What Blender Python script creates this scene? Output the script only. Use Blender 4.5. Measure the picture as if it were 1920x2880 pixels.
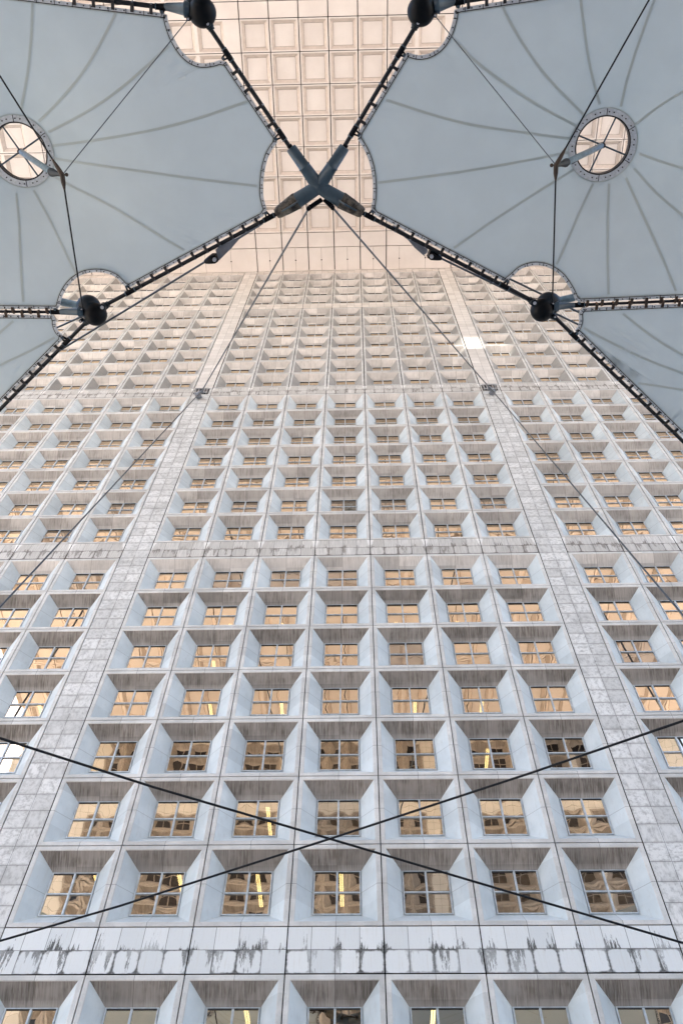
import bpy, math, random
from mathutils import Vector, Matrix
random.seed(7)
R = math.radians
for o in list(bpy.data.objects): bpy.data.objects.remove(o)
scene = bpy.context.scene
# ---------------------------------------------------------------- camera
ZO = 14.514                                   # height of the lowest stone band above the plaza
CAM = Vector((10.6515, -22.6783, 1.6))
FPX, CX, CY = 2289.2985, 964.1903, 1441.1833  # in pixels of the 1920 x 2880 photograph
RT = Vector((0.99970784, 0.02221094, 0.00953471)).normalized()
FW = Vector((-0.01955641, 0.51143367, 0.85910019)).normalized()
UP = RT.cross(FW).normalized()
RT = FW.cross(UP).normalized()
cd = bpy.data.cameras.new('camera'); cam = bpy.data.objects.new('camera', cd)
scene.collection.objects.link(cam); scene.camera = cam
cam.matrix_world = Matrix(((RT.x, UP.x, -FW.x, CAM.x), (RT.y, UP.y, -FW.y, CAM.y), (RT.z, UP.z, -FW.z, CAM.z), (0, 0, 0, 1)))
cd.sensor_fit = 'HORIZONTAL'; cd.sensor_width = 36; cd.lens = 36 * FPX / 1920
cd.shift_x = -(CX - 960) / 1920; cd.shift_y = (CY - 1440) / 1920
cd.clip_start = 0.1; cd.clip_end = 3000
# ---------------------------------------------------------------- sky, sun, exposure
SUN_EL, SUN_AZ = 39, 198                      # azimuth the light comes from, measured from +y clockwise
wd = bpy.data.worlds.new('World'); scene.world = wd; wd.use_nodes = True
nt = wd.node_tree; bg = nt.nodes['Background']; sky = nt.nodes.new('ShaderNodeTexSky')
sky.sky_type = 'NISHITA'; sky.sun_disc = False; sky.sun_elevation = R(SUN_EL); sky.sun_rotation = R(SUN_AZ)
sky.dust_density = .6; sky.air_density = 1.0
nt.links.new(sky.outputs[0], bg.inputs[0]); bg.inputs[1].default_value = 0.12
sl = bpy.data.lights.new('sun', 'SUN'); sl.energy = 5; sl.angle = R(0.8); sl.color = (1, 0.93, 0.82)
so = bpy.data.objects.new('sun', sl); scene.collection.objects.link(so)
sd = Vector((math.sin(R(SUN_AZ)) * math.cos(R(SUN_EL)), math.cos(R(SUN_AZ)) * math.cos(R(SUN_EL)), math.sin(R(SUN_EL))))
so.rotation_euler = (-sd).to_track_quat('-Z', 'Y').to_euler()
so.location = sd * 200
scene.view_settings.view_transform = 'Standard'; scene.view_settings.look = 'None'
scene.view_settings.exposure = 2.26; scene.view_settings.gamma = 1
scene.cycles.max_bounces = 10; scene.cycles.diffuse_bounces = 6; scene.cycles.glossy_bounces = 4
scene.cycles.transparent_max_bounces = 8; scene.cycles.caustics_reflective = False; scene.cycles.caustics_refractive = False

# ---------------------------------------------------------------- helpers
class MB:
    def __init__(s): s.v = []; s.f = []; s.m = []; s.uv = []; s.sm = []
    def face(s, pts, m=0, uv=None, smooth=False):
        b = len(s.v); s.v += [tuple(p) for p in pts]; s.f.append(tuple(range(b, b + len(pts))))
        s.m.append(m); s.sm.append(smooth)
        s.uv += uv if uv else [(p[0], p[2]) for p in pts]
    def grid(s, rows, m=0, smooth=True, closed=False, uv=None):
        b = len(s.v); n = len(rows[0])
        for r in rows: s.v += [tuple(p) for p in r]
        for i in range(len(rows) - 1):
            for j in range(n if closed else n - 1):
                k = (j + 1) % n
                s.f.append((b + i*n + j, b + i*n + k, b + (i+1)*n + k, b + (i+1)*n + j)); s.m.append(m); s.sm.append(smooth)
                s.uv += [(rows[i][j][0], rows[i][j][2])] * 4 if uv is None else [uv[i][j], uv[i][k], uv[i+1][k], uv[i+1][j]]
    def box(s, a, b, m=0):
        x0, y0, z0 = a; x1, y1, z1 = b
        P = [(x0,y0,z0),(x1,y0,z0),(x1,y1,z0),(x0,y1,z0),(x0,y0,z1),(x1,y0,z1),(x1,y1,z1),(x0,y1,z1)]
        for q in ((0,3,2,1),(4,5,6,7),(0,1,5,4),(1,2,6,5),(2,3,7,6),(3,0,4,7)): s.face([P[i] for i in q], m)
    def tube(s, a, b, r0, r1=None, n=12, m=0, caps=True):
        s.path([a, b], [r0, r0 if r1 is None else r1], n, m, caps)
    def path(s, pts, rad, n=12, m=0, caps=True):
        pts = [Vector(p) for p in pts]
        if not isinstance(rad, (list, tuple)): rad = [rad] * len(pts)
        d = (pts[-1] - pts[0]).normalized(); ref = Vector((0, 0, 1)) if abs(d.z) < .9 else Vector((1, 0, 0))
        rows = []
        for i, p in enumerate(pts):
            t = (pts[min(i+1, len(pts)-1)] - pts[max(i-1, 0)]).normalized()
            u = t.cross(ref).normalized(); w = u.cross(t).normalized()
            rows.append([p + (u*math.cos(2*math.pi*k/n) + w*math.sin(2*math.pi*k/n))*rad[i] for k in range(n)])
        s.grid(rows, m, True, True)
        if caps: s.face(rows[0], m); s.face(rows[-1][::-1], m)
    def obar(s, a, b, w, h, side, m=0):               # oriented bar from a to b, w wide along 'side'
        a = Vector(a); b = Vector(b); t = (b-a).normalized(); u = (side - t*side.dot(t)).normalized(); v = t.cross(u)
        P = [p + u*(w/2*i) + v*(h/2*j) for p in (a, b) for i, j in ((-1,-1),(1,-1),(1,1),(-1,1))]
        for q in ((0,3,2,1),(4,5,6,7),(0,1,5,4),(1,2,6,5),(2,3,7,6),(3,0,4,7)): s.face([P[i] for i in q], m)
    def sphere(s, c, r, m=0, nu=20, nv=12, sc=(1,1,1)):
        c = Vector(c)
        s.grid([[c + Vector((math.cos(2*math.pi*j/nu)*math.sin(math.pi*i/nv)*r*sc[0], math.sin(2*math.pi*j/nu)*math.sin(math.pi*i/nv)*r*sc[1], math.cos(math.pi*i/nv)*r*sc[2])) for j in range(nu)] for i in range(nv+1)], m, True, True)
    def build(s, name, mats, parent=None):
        me = bpy.data.meshes.new(name); me.from_pydata(s.v, [], s.f)
        for m in (mats if isinstance(mats, (list, tuple)) else [mats]): me.materials.append(m)
        me.polygons.foreach_set('material_index', s.m); me.polygons.foreach_set('use_smooth', s.sm)
        ul = me.uv_layers.new(name='UVMap'); ul.data.foreach_set('uv', [c for p in s.uv for c in p])
        me.update(); o = bpy.data.objects.new(name, me); scene.collection.objects.link(o); o.parent = parent
        return o
def tag(o, label=None, cat=None, group=None, kind=None):
    if label: o['label'] = label
    if cat: o['category'] = cat
    if group: o['group'] = group
    if kind: o['kind'] = kind
    return o
def empty(name, loc=(0, 0, 0)):
    o = bpy.data.objects.new(name, None); scene.collection.objects.link(o); o.location = loc; return o
def ray(u, v): return RT*((u-CX)/FPX) + UP*(-(v-CY)/FPX) + FW
def ph(u, v, h):                                # point of the photograph's pixel at height h over the camera
    d = ray(u, v); return CAM + d*(h/d.z)
def py(u, v, y=0.0):                            # ... on the plane at depth y
    d = ray(u, v); return CAM + d*((y-CAM.y)/d.y)
def pd(u, v, dist):
    return CAM + ray(u, v).normalized()*dist
def smooth_line(pts, n=6, closed=False):
    out = []
    for i in range(len(pts)-1):
        p0 = pts[max(i-1, 0)]; p1 = pts[i]; p2 = pts[i+1]; p3 = pts[min(i+2, len(pts)-1)]
        for k in range(n):
            t = k/n
            out.append(0.5*((2*p1) + (p2-p0)*t + (2*p0-5*p1+4*p2-p3)*t*t + (3*p1-p0-3*p2+p3)*t*t*t))
    out.append(pts[-1]); return out

# ---------------------------------------------------------------- materials
class NT:
    def __init__(s, name):
        s.mat = bpy.data.materials.new(name); s.mat.use_nodes = True; s.t = s.mat.node_tree
        s.b = s.t.nodes['Principled BSDF']
    def n(s, typ, **kw):
        x = s.t.nodes.new(typ)
        for k, v in kw.items(): setattr(x, k, v)
        return x
    def L(s, a, b): s.t.links.new(a, b)
    def put(s, sock, v):
        if isinstance(v, (int, float)): sock.default_value = v
        elif isinstance(v, (tuple, list)): sock.default_value = tuple(v) + ((1,) if len(v) == 3 and len(sock.default_value) == 4 else ())
        else: s.L(v, sock)
    def m(s, op, a, b=0.0, c=0.0, clamp=False):
        x = s.n('ShaderNodeMath', operation=op, use_clamp=clamp)
        s.put(x.inputs[0], a); s.put(x.inputs[1], b)
        if op in ('MULTIPLY_ADD', 'WRAP', 'SMOOTH_MIN', 'SMOOTH_MAX'): s.put(x.inputs[2], c)
        return x.outputs[0]
    def sst(s, x, a, b):
        q = s.n('ShaderNodeMapRange', interpolation_type='SMOOTHSTEP'); s.put(q.inputs[0], x); q.inputs[1].default_value = a; q.inputs[2].default_value = b
        return q.outputs[0]
    def mix(s, f, a, b, mode='MIX'):
        x = s.n('ShaderNodeMix', data_type='RGBA', blend_type=mode); s.put(x.inputs[0], f); s.put(x.inputs[6], a); s.put(x.inputs[7], b)
        return x.outputs[2]
    def uv(s):
        x = s.n('ShaderNodeUVMap', uv_map='UVMap'); q = s.n('ShaderNodeSeparateXYZ'); s.L(x.outputs[0], q.inputs[0]); return q.outputs[0], q.outputs[1], x.outputs[0]
    def pos(s): return s.n('ShaderNodeNewGeometry').outputs['Position']
    def vec(s, a, b, c=0.0):
        x = s.n('ShaderNodeCombineXYZ'); s.put(x.inputs[0], a); s.put(x.inputs[1], b); s.put(x.inputs[2], c); return x.outputs[0]
    def noise(s, vec, scale, det=3, rough=.55, sc=None):
        if sc:
            q = s.n('ShaderNodeMapping'); s.L(vec, q.inputs[0]); q.inputs['Scale'].default_value = sc; vec = q.outputs[0]
        x = s.n('ShaderNodeTexNoise'); s.L(vec, x.inputs['Vector']); x.inputs['Scale'].default_value = scale; x.inputs['Detail'].default_value = det; x.inputs['Roughness'].default_value = rough
        return x.outputs[0]
    def white(s, vec):
        x = s.n('ShaderNodeTexWhiteNoise', noise_dimensions='3D'); s.L(vec, x.inputs[0]); return x.outputs[0]
    def bump(s, h, strength=.3, dist=.01):
        x = s.n('ShaderNodeBump'); x.inputs['Strength'].default_value = strength; x.inputs['Distance'].default_value = dist; s.L(h, x.inputs['Height']); s.L(x.outputs[0], s.b.inputs['Normal'])
    def out(s, col, rough=.7, metal=0.0, spec=.4):
        s.put(s.b.inputs['Base Color'], col); s.put(s.b.inputs['Roughness'], rough); s.b.inputs['Metallic'].default_value = metal
        s.b.inputs['Specular IOR Level'].default_value = spec; return s.mat
def plain(name, col, rough=.6, metal=0., var=.15, scale=6., spec=.4, bump=0.):
    a = NT(name); nz = a.noise(a.pos(), scale, 4); f = a.sst(nz, .3, .7)
    c = a.mix(f, tuple(x*(1-var) for x in col), tuple(min(1, x*(1+var)) for x in col))
    if bump: a.bump(nz, .4, bump)
    return a.out(c, rough, metal, spec)
def seams(a, w=.007):                            # thin slab seams at the middle of a window surround
    u, v, _ = a.uv()
    s1 = a.m('LESS_THAN', a.m('ABSOLUTE', a.m('SUBTRACT', u, 1.4)), w); s2 = a.m('LESS_THAN', a.m('ABSOLUTE', a.m('SUBTRACT', v, 1.4)), w)
    return a.m('MAXIMUM', s1, s2)
def vary(a, c, lo, hi):                          # every slab has a tone of its own
    q = a.n('ShaderNodeSeparateXYZ'); a.L(a.pos(), q.inputs[0])
    w = a.white(a.vec(a.m('FLOOR', a.m('DIVIDE', a.m('ADD', q.outputs[0], 140), 1.4)), 1.0, a.m('FLOOR', a.m('DIVIDE', q.outputs[2], 1.4))))
    k = a.m('MULTIPLY_ADD', w, hi-lo, lo)
    return a.mix(1.0, c, a.vec(k, k, k), 'MULTIPLY')
def m_splay(name='pale_stone_splay', k=1.0, w=(1, 1, 1)):  # k darkens the upper splays to paint in their shade
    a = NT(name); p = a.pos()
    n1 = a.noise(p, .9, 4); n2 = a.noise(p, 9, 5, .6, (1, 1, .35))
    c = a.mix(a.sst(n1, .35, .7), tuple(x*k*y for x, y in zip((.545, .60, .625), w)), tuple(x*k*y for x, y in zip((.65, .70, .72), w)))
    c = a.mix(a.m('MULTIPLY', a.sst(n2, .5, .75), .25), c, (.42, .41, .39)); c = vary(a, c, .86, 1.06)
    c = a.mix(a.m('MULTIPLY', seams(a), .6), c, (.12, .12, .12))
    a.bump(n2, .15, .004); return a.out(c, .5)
def m_lip():
    a = NT('weathered_stone_lip'); p = a.pos()
    n2 = a.noise(p, 14, 5, .6); n1 = a.noise(p, 1.3, 3)
    c = a.mix(a.sst(n1, .35, .7), (.52, .52, .51), (.64, .635, .62)); c = a.mix(a.m('MULTIPLY', a.sst(n2, .5, .75), .3), c, (.3, .29, .27))
    c = vary(a, c, .88, 1.1); c = a.mix(a.m('MULTIPLY', seams(a), .8), c, (.08, .08, .08))
    return a.out(c, .6)
def m_soffit(name, dirt_shade, top=(.69, .655, .625)):  # grime streaks plus painted shade, stronger on the lower storeys
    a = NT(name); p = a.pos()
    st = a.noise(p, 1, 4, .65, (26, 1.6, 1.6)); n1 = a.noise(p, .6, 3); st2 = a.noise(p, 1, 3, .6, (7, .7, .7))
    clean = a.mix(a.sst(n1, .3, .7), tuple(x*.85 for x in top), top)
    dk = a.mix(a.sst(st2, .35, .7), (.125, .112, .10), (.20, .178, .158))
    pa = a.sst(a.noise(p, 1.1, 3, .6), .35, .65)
    f = a.m('ADD', a.m('MULTIPLY', a.m('MULTIPLY', a.sst(st, .3, .72), .34), a.m('ADD', .35, pa)), dirt_shade - .08, 0, True)
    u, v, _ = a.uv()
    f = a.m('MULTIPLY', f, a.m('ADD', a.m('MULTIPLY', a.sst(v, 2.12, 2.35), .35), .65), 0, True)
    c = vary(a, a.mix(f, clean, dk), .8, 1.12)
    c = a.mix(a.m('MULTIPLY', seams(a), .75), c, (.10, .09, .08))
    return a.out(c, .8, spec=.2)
def m_tiles(name, base0, base1, mode):
    """marble tiles 0.7 m square; mode 0 clean, 1 white with black lichen, 2 grey grime with pale runs, 3 veined grey pilaster"""
    a = NT(name); u, v, uvv = a.uv(); p = a.pos()
    iu = a.m('FLOOR', a.m('DIVIDE', u, .7)); iv = a.m('FLOOR', a.m('DIVIDE', v, .7))
    fu = a.m('SUBTRACT', u, a.m('MULTIPLY', iu, .7)); fv = a.m('SUBTRACT', v, a.m('MULTIPLY', iv, .7))
    rnd = a.white(a.vec(iu, iv, 3.3)); rnd2 = a.white(a.vec(iu, iv, 8.1))
    du = a.m('MINIMUM', fu, a.m('SUBTRACT', .7, fu)); dv = a.m('MINIMUM', fv, a.m('SUBTRACT', .7, fv)); de = a.m('MINIMUM', du, dv)
    joint = a.m('LESS_THAN', de, .009)
    nf = a.noise(p, 16, 6, .68); nl = a.noise(p, 1.1, 4)
    c = a.mix(rnd, base0, base1)
    if mode == 3:
        rot = a.noise(a.vec(a.m('ADD', u, a.m('MULTIPLY', rnd2, 9)), a.m('MULTIPLY', v, a.m('ADD', .3, rnd2)), rnd), 7, 6, .7)
        c = a.mix(a.sst(rot, .42, .72), c, tuple(x*.66 for x in base0))
        c = a.mix(a.m('MULTIPLY', a.sst(a.noise(p, .45, 5, .7), .5, .72), .75), c, tuple(x*.5 for x in base0))
        c = a.mix(a.m('MULTIPLY', a.sst(a.noise(a.vec(a.m('MULTIPLY', u, 3.0), a.m('MULTIPLY', v, .8), 4.4), 2.2, 6, .72), .55, .68), .35), c, (.74, .74, .74))
        c = a.mix(a.m('MULTIPLY', a.m('SUBTRACT', 1, a.sst(a.m('ADD', de, a.m('MULTIPLY', nf, .16)), .05, .19)), .42), c, (.27, .26, .25))
        ed = a.m('MULTIPLY', a.m('SUBTRACT', 1, a.sst(du, .0, .06)), a.m('GREATER_THAN', a.noise(p, 1.4, 2), .54))
        c = a.mix(a.m('MULTIPLY', ed, .8), c, (.72, .73, .73)); a.bump(rot, .35, .01)
    elif mode in (1, 2):
        cell = a.m('SUBTRACT', u, a.m('MULTIPLY', a.m('FLOOR', a.m('DIVIDE', u, 2.8)), 2.8))
        wu = a.m('ADD', a.m('MULTIPLY', a.m('SUBTRACT', a.noise(a.vec(u, v, 1.7), 9, 4), .5), .09), 0)
        # rounded box distance inside the tile
        qx = a.m('MAXIMUM', a.m('SUBTRACT', a.m('ABSOLUTE', a.m('SUBTRACT', fu, .35)), .19), 0); qy = a.m('MAXIMUM', a.m('SUBTRACT', a.m('ABSOLUTE', a.m('SUBTRACT', fv, .35)), .19), 0)
        sd_ = a.m('ADD', a.m('SQRT', a.m('ADD', a.m('MULTIPLY', qx, qx), a.m('MULTIPLY', qy, qy))), wu)
        low = a.m('LESS_THAN', v, .7)
        midt = a.m('LESS_THAN', a.m('ABSOLUTE', a.m('SUBTRACT', cell, 1.4)), .7); on = a.m('GREATER_THAN', a.m('ADD', rnd, a.m('MULTIPLY', midt, .35)), .34)
        thr = a.m('ADD', .095, a.m('MULTIPLY', rnd2, .035))
        blob = a.m('MULTIPLY', a.m('MULTIPLY', a.sst(a.m('SUBTRACT', sd_, thr), -.015, .045), low), on)
        pn = a.noise(a.vec(u, .5, 2.0), 2.1, 2); sp = a.noise(a.vec(u, a.m('MULTIPLY', v, .10), .1), 19, 5, .75)
        hgt = a.m('MULTIPLY', a.m('MULTIPLY', a.sst(pn, .45, .64), a.m('POWER', a.sst(sp, .36, .70), 1.2)), .66)
        spike = a.m('MULTIPLY', a.sst(a.m('SUBTRACT', hgt, a.m('SUBTRACT', v, .7)), -.01, .09), a.m('GREATER_THAN', v, .7))
        sp2 = a.noise(a.vec(u, a.m('MULTIPLY', v, .15), 5.1), 13, 5, .75); pn2 = a.noise(a.vec(u, .5, 7.0), 1.9, 2)
        h2 = a.m('MULTIPLY', a.m('MULTIPLY', a.sst(pn2, .49, .62), a.sst(sp2, .36, .60)), .85)
        drip = a.m('MULTIPLY', a.m('MULTIPLY', a.sst(a.m('SUBTRACT', h2, a.m('SUBTRACT', .7, v)), 0, .16), low), .8)
        st = a.m('MAXIMUM', a.m('MAXIMUM', blob, spike), drip)
        st = a.m('MULTIPLY', a.m('MULTIPLY', st, a.m('ADD', .45, a.m('MULTIPLY', nf, .95)), 0, True), a.m('ADD', .45, a.m('MULTIPLY', a.sst(a.noise(p, .8, 2), .36, .56), .55)))
        runs = a.noise(a.vec(a.m('MULTIPLY', u, 7), a.m('MULTIPLY', v, .35), 0), 3, 4, .6)
        if mode == 1:
            c = a.mix(a.m('MULTIPLY', a.sst(runs, .5, .8), .3), c, (.50, .45, .36)); c = a.mix(st, c, (.06, .06, .058))
        else:
            c = a.mix(a.m('MULTIPLY', a.sst(runs, .35, .7), .6), c, tuple(x*.62 for x in base0))
            c = a.mix(a.m('MULTIPLY', st, .95), c, (.15, .13, .115))
            ee = a.m('MINIMUM', cell, a.m('SUBTRACT', 2.8, cell))
            c = a.mix(a.m('MULTIPLY', a.m('SUBTRACT', 1, a.sst(a.m('ADD', a.m('ADD', ee, a.m('MULTIPLY', a.m('SUBTRACT', 1.4, v), .22)), wu), .13, .24)), .9), c, (.80, .79, .77))
    else:
        c = a.mix(a.m('MULTIPLY', a.sst(nl, .4, .75), .35), c, tuple(x*.75 for x in base0))
    c = a.mix(a.m('MULTIPLY', a.sst(nf, .5, .8), .2), c, tuple(x*.6 for x in base0))
    c = a.mix(a.m('MULTIPLY', joint, .75), c, (.08, .08, .08))
    return a.out(c, .6)
def m_ceiling(name='cream_ceiling_stone'):
    a = NT(name); p = a.pos(); n1 = a.noise(p, .35, 4); n2 = a.noise(p, 6, 4)
    c = a.mix(a.sst(n1, .3, .7), (.68, .63, .585), (.75, .705, .66)); c = a.mix(a.m('MULTIPLY', a.sst(n2, .5, .8), .12), c, (.5, .46, .4))
    return a.out(c, .75, spec=.2)
def m_glass(name, tint, fac, rough=.0, through=(.78, .66, .5)):
    a = NT(name); a.t.nodes.remove(a.b); o = a.t.nodes['Material Output']
    g = a.n('ShaderNodeBsdfGlossy'); g.inputs['Roughness'].default_value = rough; g.inputs[0].default_value = (*tint, 1)
    t = a.n('ShaderNodeBsdfTransparent'); t.inputs[0].default_value = (*through, 1)
    mx = a.n('ShaderNodeMixShader'); mx.inputs[0].default_value = fac; a.L(t.outputs[0], mx.inputs[1]); a.L(g.outputs[0], mx.inputs[2]); a.L(mx.outputs[0], o.inputs[0])
    return a.mat
def m_membrane(name, col, tr):
    a = NT(name); o = a.t.nodes['Material Output']; p = a.pos()
    n1 = a.noise(p, 1.2, 4); n2 = a.noise(p, 60, 2)
    c = a.mix(a.sst(n1, .3, .75), tuple(x*.95 for x in col), col); c = a.mix(a.m('MULTIPLY', a.sst(n2, .45, .7), .06), c, tuple(x*.8 for x in col))
    a.out(c, .7, spec=.15); t = a.n('ShaderNodeBsdfTranslucent'); a.L(c, t.inputs[0]); a.bump(n2, .08, .002)
    mx = a.n('ShaderNodeMixShader'); mx.inputs[0].default_value = tr; a.L(a.b.outputs[0], mx.inputs[1]); a.L(t.outputs[0], mx.inputs[2]); a.L(mx.outputs[0], o.inputs[0])
    return a.mat
def m_emit(name, col, s):
    a = NT(name); a.out(col); a.b.inputs['Emission Color'].default_value = (*col, 1); a.b.inputs['Emission Strength'].default_value = s; return a.mat
def m_rust(name):
    a = NT(name); p = a.pos(); n1 = a.noise(p, 5, 6, .7); n2 = a.noise(p, 2.2, 3)
    c = a.mix(a.sst(n1, .4, .62), (.09, .082, .066), (.012, .011, .010)); c = a.mix(a.m('MULTIPLY', a.sst(n2, .5, .62), .6), c, (.20, .185, .15))
    a.bump(n1, .5, .01); return a.out(c, .75)
M = dict(
 bevel=plain('shaded_bevel_stone', (.59, .525, .47), .85, 0, .06, 3), splay=m_splay(), splay2=m_splay('shaded_upper_splay', .54, (1.06, .95, .88)), lip=m_lip(), s0=m_soffit('soffit_clean', .12), s1=m_soffit('soffit_grimy_shaded', .75), s2=m_soffit('soffit_dusty_shaded', .45), s3=m_soffit('soffit_faint_grime_lit', .04, (.72, .68, .64)),  # bevel and upper splay carry painted shade; soffits mix grime with painted light
 band1=m_tiles('white_tiles_black_lichen', (.64, .665, .675), (.74, .76, .765), 1), band2=m_tiles('grey_tiles_with_grime', (.50, .485, .46), (.66, .645, .62), 2),
 band3=m_tiles('upper_tiles', (.58, .54, .50), (.72, .68, .64), 0), pil=m_tiles('veined_pilaster_tiles', (.56, .56, .55), (.74, .74, .73), 3), pil2=m_tiles('pale_pilaster_tiles', (.60, .57, .54), (.73, .70, .67), 0),
 flat=m_tiles('smooth_marble_tiles', (.68, .66, .62), (.76, .74, .70), 0),
 joint=plain('open_joint', (.006, .005, .005), .9, spec=.1), ceil=m_ceiling(), seam=plain('ceiling_seam', (.20, .17, .145), .8),
 frame=plain('window_aluminium', (.52, .57, .61), .4, .3), frdk=plain('window_gasket', (.05, .055, .06), .5),
 glass=m_glass('bronze_mirror_glass', (.94, .785, .60), .80), glass2=m_glass('bronze_mirror_glass_dull', (.80, .72, .62), .60),
 inside=plain('office_interior', (.10, .085, .07), .9), blind=plain('fabric_blind', (.50, .44, .36), .9),
 tube=m_emit('fluorescent_tube', (1, .84, .42), 1.7), ground=plain('plaza_paving', (.60, .51, .45), .85, 0, .12, .4),
 mem=m_membrane('pale_fabric', (.53, .61, .62), .34), mems=m_membrane('double_fabric', (.47, .535, .525), .2), clamp=plain('galvanised_clamp', (.50, .55, .58), .5, .1, .12, 20),
 bolt=plain('black_bolt', (.012, .012, .013), .5), cable=plain('black_cable', (.006, .008, .011), .5, .0, .3, 9, spec=.25), wire=plain('steel_wire', (.09, .105, .12), .4, .6),
 bluest=plain('blue_grey_steel', (.038, .066, .09), .4, .1, .18, 3.5, bump=.004), dark=plain('black_painted_steel', (.0015, .0025, .004), .45, .0, spec=.12), rust=m_rust('weathered_sleeve'),
 plate=plain('grey_galvanised_plate', (.17, .19, .22), .5, .3, .12, 5), pin=plain('zinc_pin', (.45, .47, .5), .35, .7, .1), hook=plain('rusted_hook', (.20, .11, .06), .7, .2, .4, 30), bronze=plain('oily_brown_steel', (.05, .035, .025), .5, .3),
 ringglass=m_glass('oculus_glass', (.9, .95, 1.0), .10, 0., (.93, .95, .96)), strut=plain('pale_blue_strut', (.16, .215, .25), .45, .1, .2, 8))

# ---------------------------------------------------------------- ground
g = MB(); g.face([(-900, -900, 0), (900, -900, 0), (900, 900, 0), (-900, 900, 0)])
tag(g.build('ground', M['ground']), kind='structure')

# ================================================================ BUILDING
HC = 76.826 + ZO                                 # underside of the roof
building = tag(empty('office_building', (10, 0, 0)), 'pale stone office building with a grid of deep square windows and coffered roof underside', 'building')
bl = building.location
ROWS = []                                        # z of the bottom of each storey, in wall units
for z0, n in ((-11.2, 4), (1.4, 7), (22.4, 7), (43.4, 7), (64.4, 4)):
    for k in range(n): ROWS.append((z0 + 2.8*k, k == n-1, z0))
COLS = [21*b + 2.8*c for b in range(-2, 3) for c in range(7)]
GV = .018
def surround(mb, X, Z, zoff=0):
    """stone surround of one window; local module 2.8 x 2.8, front at y=0, glass at y=.5"""
    def P(x, y, z): return (X+x, y, Z+z)
    g = GV if Z < 22+zoff else GV*1.3 if Z < 43+zoff else GV*1.9
    rings = [(g, .12), (g, 0), (.15, 0), (.172, .022), (.655, .5)]
    for i in range(len(rings)-1):
        (a, ya), (b, yb) = rings[i], rings[i+1]; A, B = 2.8-a, 2.8-b
        m = 1 if i < 3 else 0; mt = 2 if i == 3 else 1
        for pts, mm in (([(a,ya,a),(A,ya,a),(B,yb,b),(b,yb,b)], 0 if i == 3 else 1), ([(A,ya,a),(A,ya,A),(B,yb,B),(B,yb,b)], m), ([(A,ya,A),(a,ya,A),(b,yb,B),(B,yb,B)], mt), ([(a,ya,A),(a,ya,a),(b,yb,b),(b,yb,B)], m)):
            mb.face([P(*q) for q in pts], mm, [(q[0], q[2]) for q in pts])
def frame(mb, X, Z):
    def bx(a, b, m=0): mb.box((X+a[0], a[1], Z+a[2]), (X+b[0], b[1], Z+b[2]), m)
    a, b, w = .655, 2.145, .042
    bx((a, .455, a), (a+w, .53, b)); bx((b-w, .455, a), (b, .53, b)); bx((a+w, .457, a), (b-w, .53, a+w))
    bx((a+w, .457, b-w*.6), (b-w, .53, b), 0); bx((a+w, .470, b-w*1.15), (b-w, .529, b-w*.6), 1)
    bx((1.4-.03, .44, a+w), (1.4+.03, .528, b-w*1.15)); bx((a+w, .452, 1.4-.024), (1.4-.03, .527, 1.4+.02)); bx((1.4+.03, .452, 1.4-.024), (b-w, .527, 1.4+.02))
    bx((a+w, .458, 1.4+.02), (1.4-.03, .526, 1.4+.032), 1); bx((1.4+.03, .458, 1.4+.02), (b-w, .526, 1.4+.032), 1)
def panes(mb, X, Z, n, rng, m=0):
    a, b, w = .697, 2.103, 0
    for (x0, x1) in ((a, 1.37), (1.43, b)):
        for (z0, z1) in ((a, 1.376), (1.432, b)):
            amp = rng.uniform(.0003, .0009); tx = rng.uniform(-.0016, .0016); tz = rng.uniform(-.0016, .0016); k = rng.uniform(-.5, .5)
            rows = []
            for i in range(n+1):
                s = 2*i/n-1; r = []
                for j in range(n+1):
                    t = 2*j/n-1
                    r.append((X + x0+(x1-x0)*j/n, .5 + amp*(1-s*s)*(1-t*t)*(1+k*s*t)*(1 if n > 1 else 0) + tx*t*.35 + tz*s*.35, Z + z0+(z1-z0)*i/n))
                rows.append(r)
            mb.grid(rows, m)
def corners_px(X, Z):
    out = []
    for x, z in ((0, 0), (2.8, 0), (2.8, 2.8), (0, 2.8)):
        d = Vector((X+x, 0, Z+z+ZO)) - CAM; w = d.dot(FW)
        out.append((CX+FPX*d.dot(RT)/w, CY-FPX*d.dot(UP)/w))
    return out
def vis_area(pts):
    xs = [min(1920, max(0, p[0])) for p in pts]; ys = [min(2880, max(0, p[1])) for p in pts]
    return abs(sum(xs[i]*ys[(i+1) % 4]-xs[(i+1) % 4]*ys[i] for i in range(4)))/2
cells = []
for ri, (z, top, z0) in enumerate(ROWS):
    for ci, x in enumerate(COLS):
        cells.append((vis_area(corners_px(x, z)), ri, ci, x, z, top, z0))
cells.sort(key=lambda c: -c[0])
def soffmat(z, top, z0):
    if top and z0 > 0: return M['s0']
    return M['s1'] if z < 22 else M['s2'] if z < 43 else M['s3']  # tone by height: real grime and painted light together
LIGHTS = {(0, 0), (0, 1), (0, 2), (0, 3), (1, 2), (2, 5), (3, -1), (3, 1), (3, 2), (3, 4), (3, 5), (3, 8), (4, 1), (5, 0), (5, 1), (5, 2), (5, 4), (5, 5), (7, 4), (-1, 2), (-1, 4)}
BLINDS = {(6, -1), (6, 3), (6, 7), (4, 6), (4, -1), (2, 3), (0, 6), (0, 5), (6, -2), (1, 3)}
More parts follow.
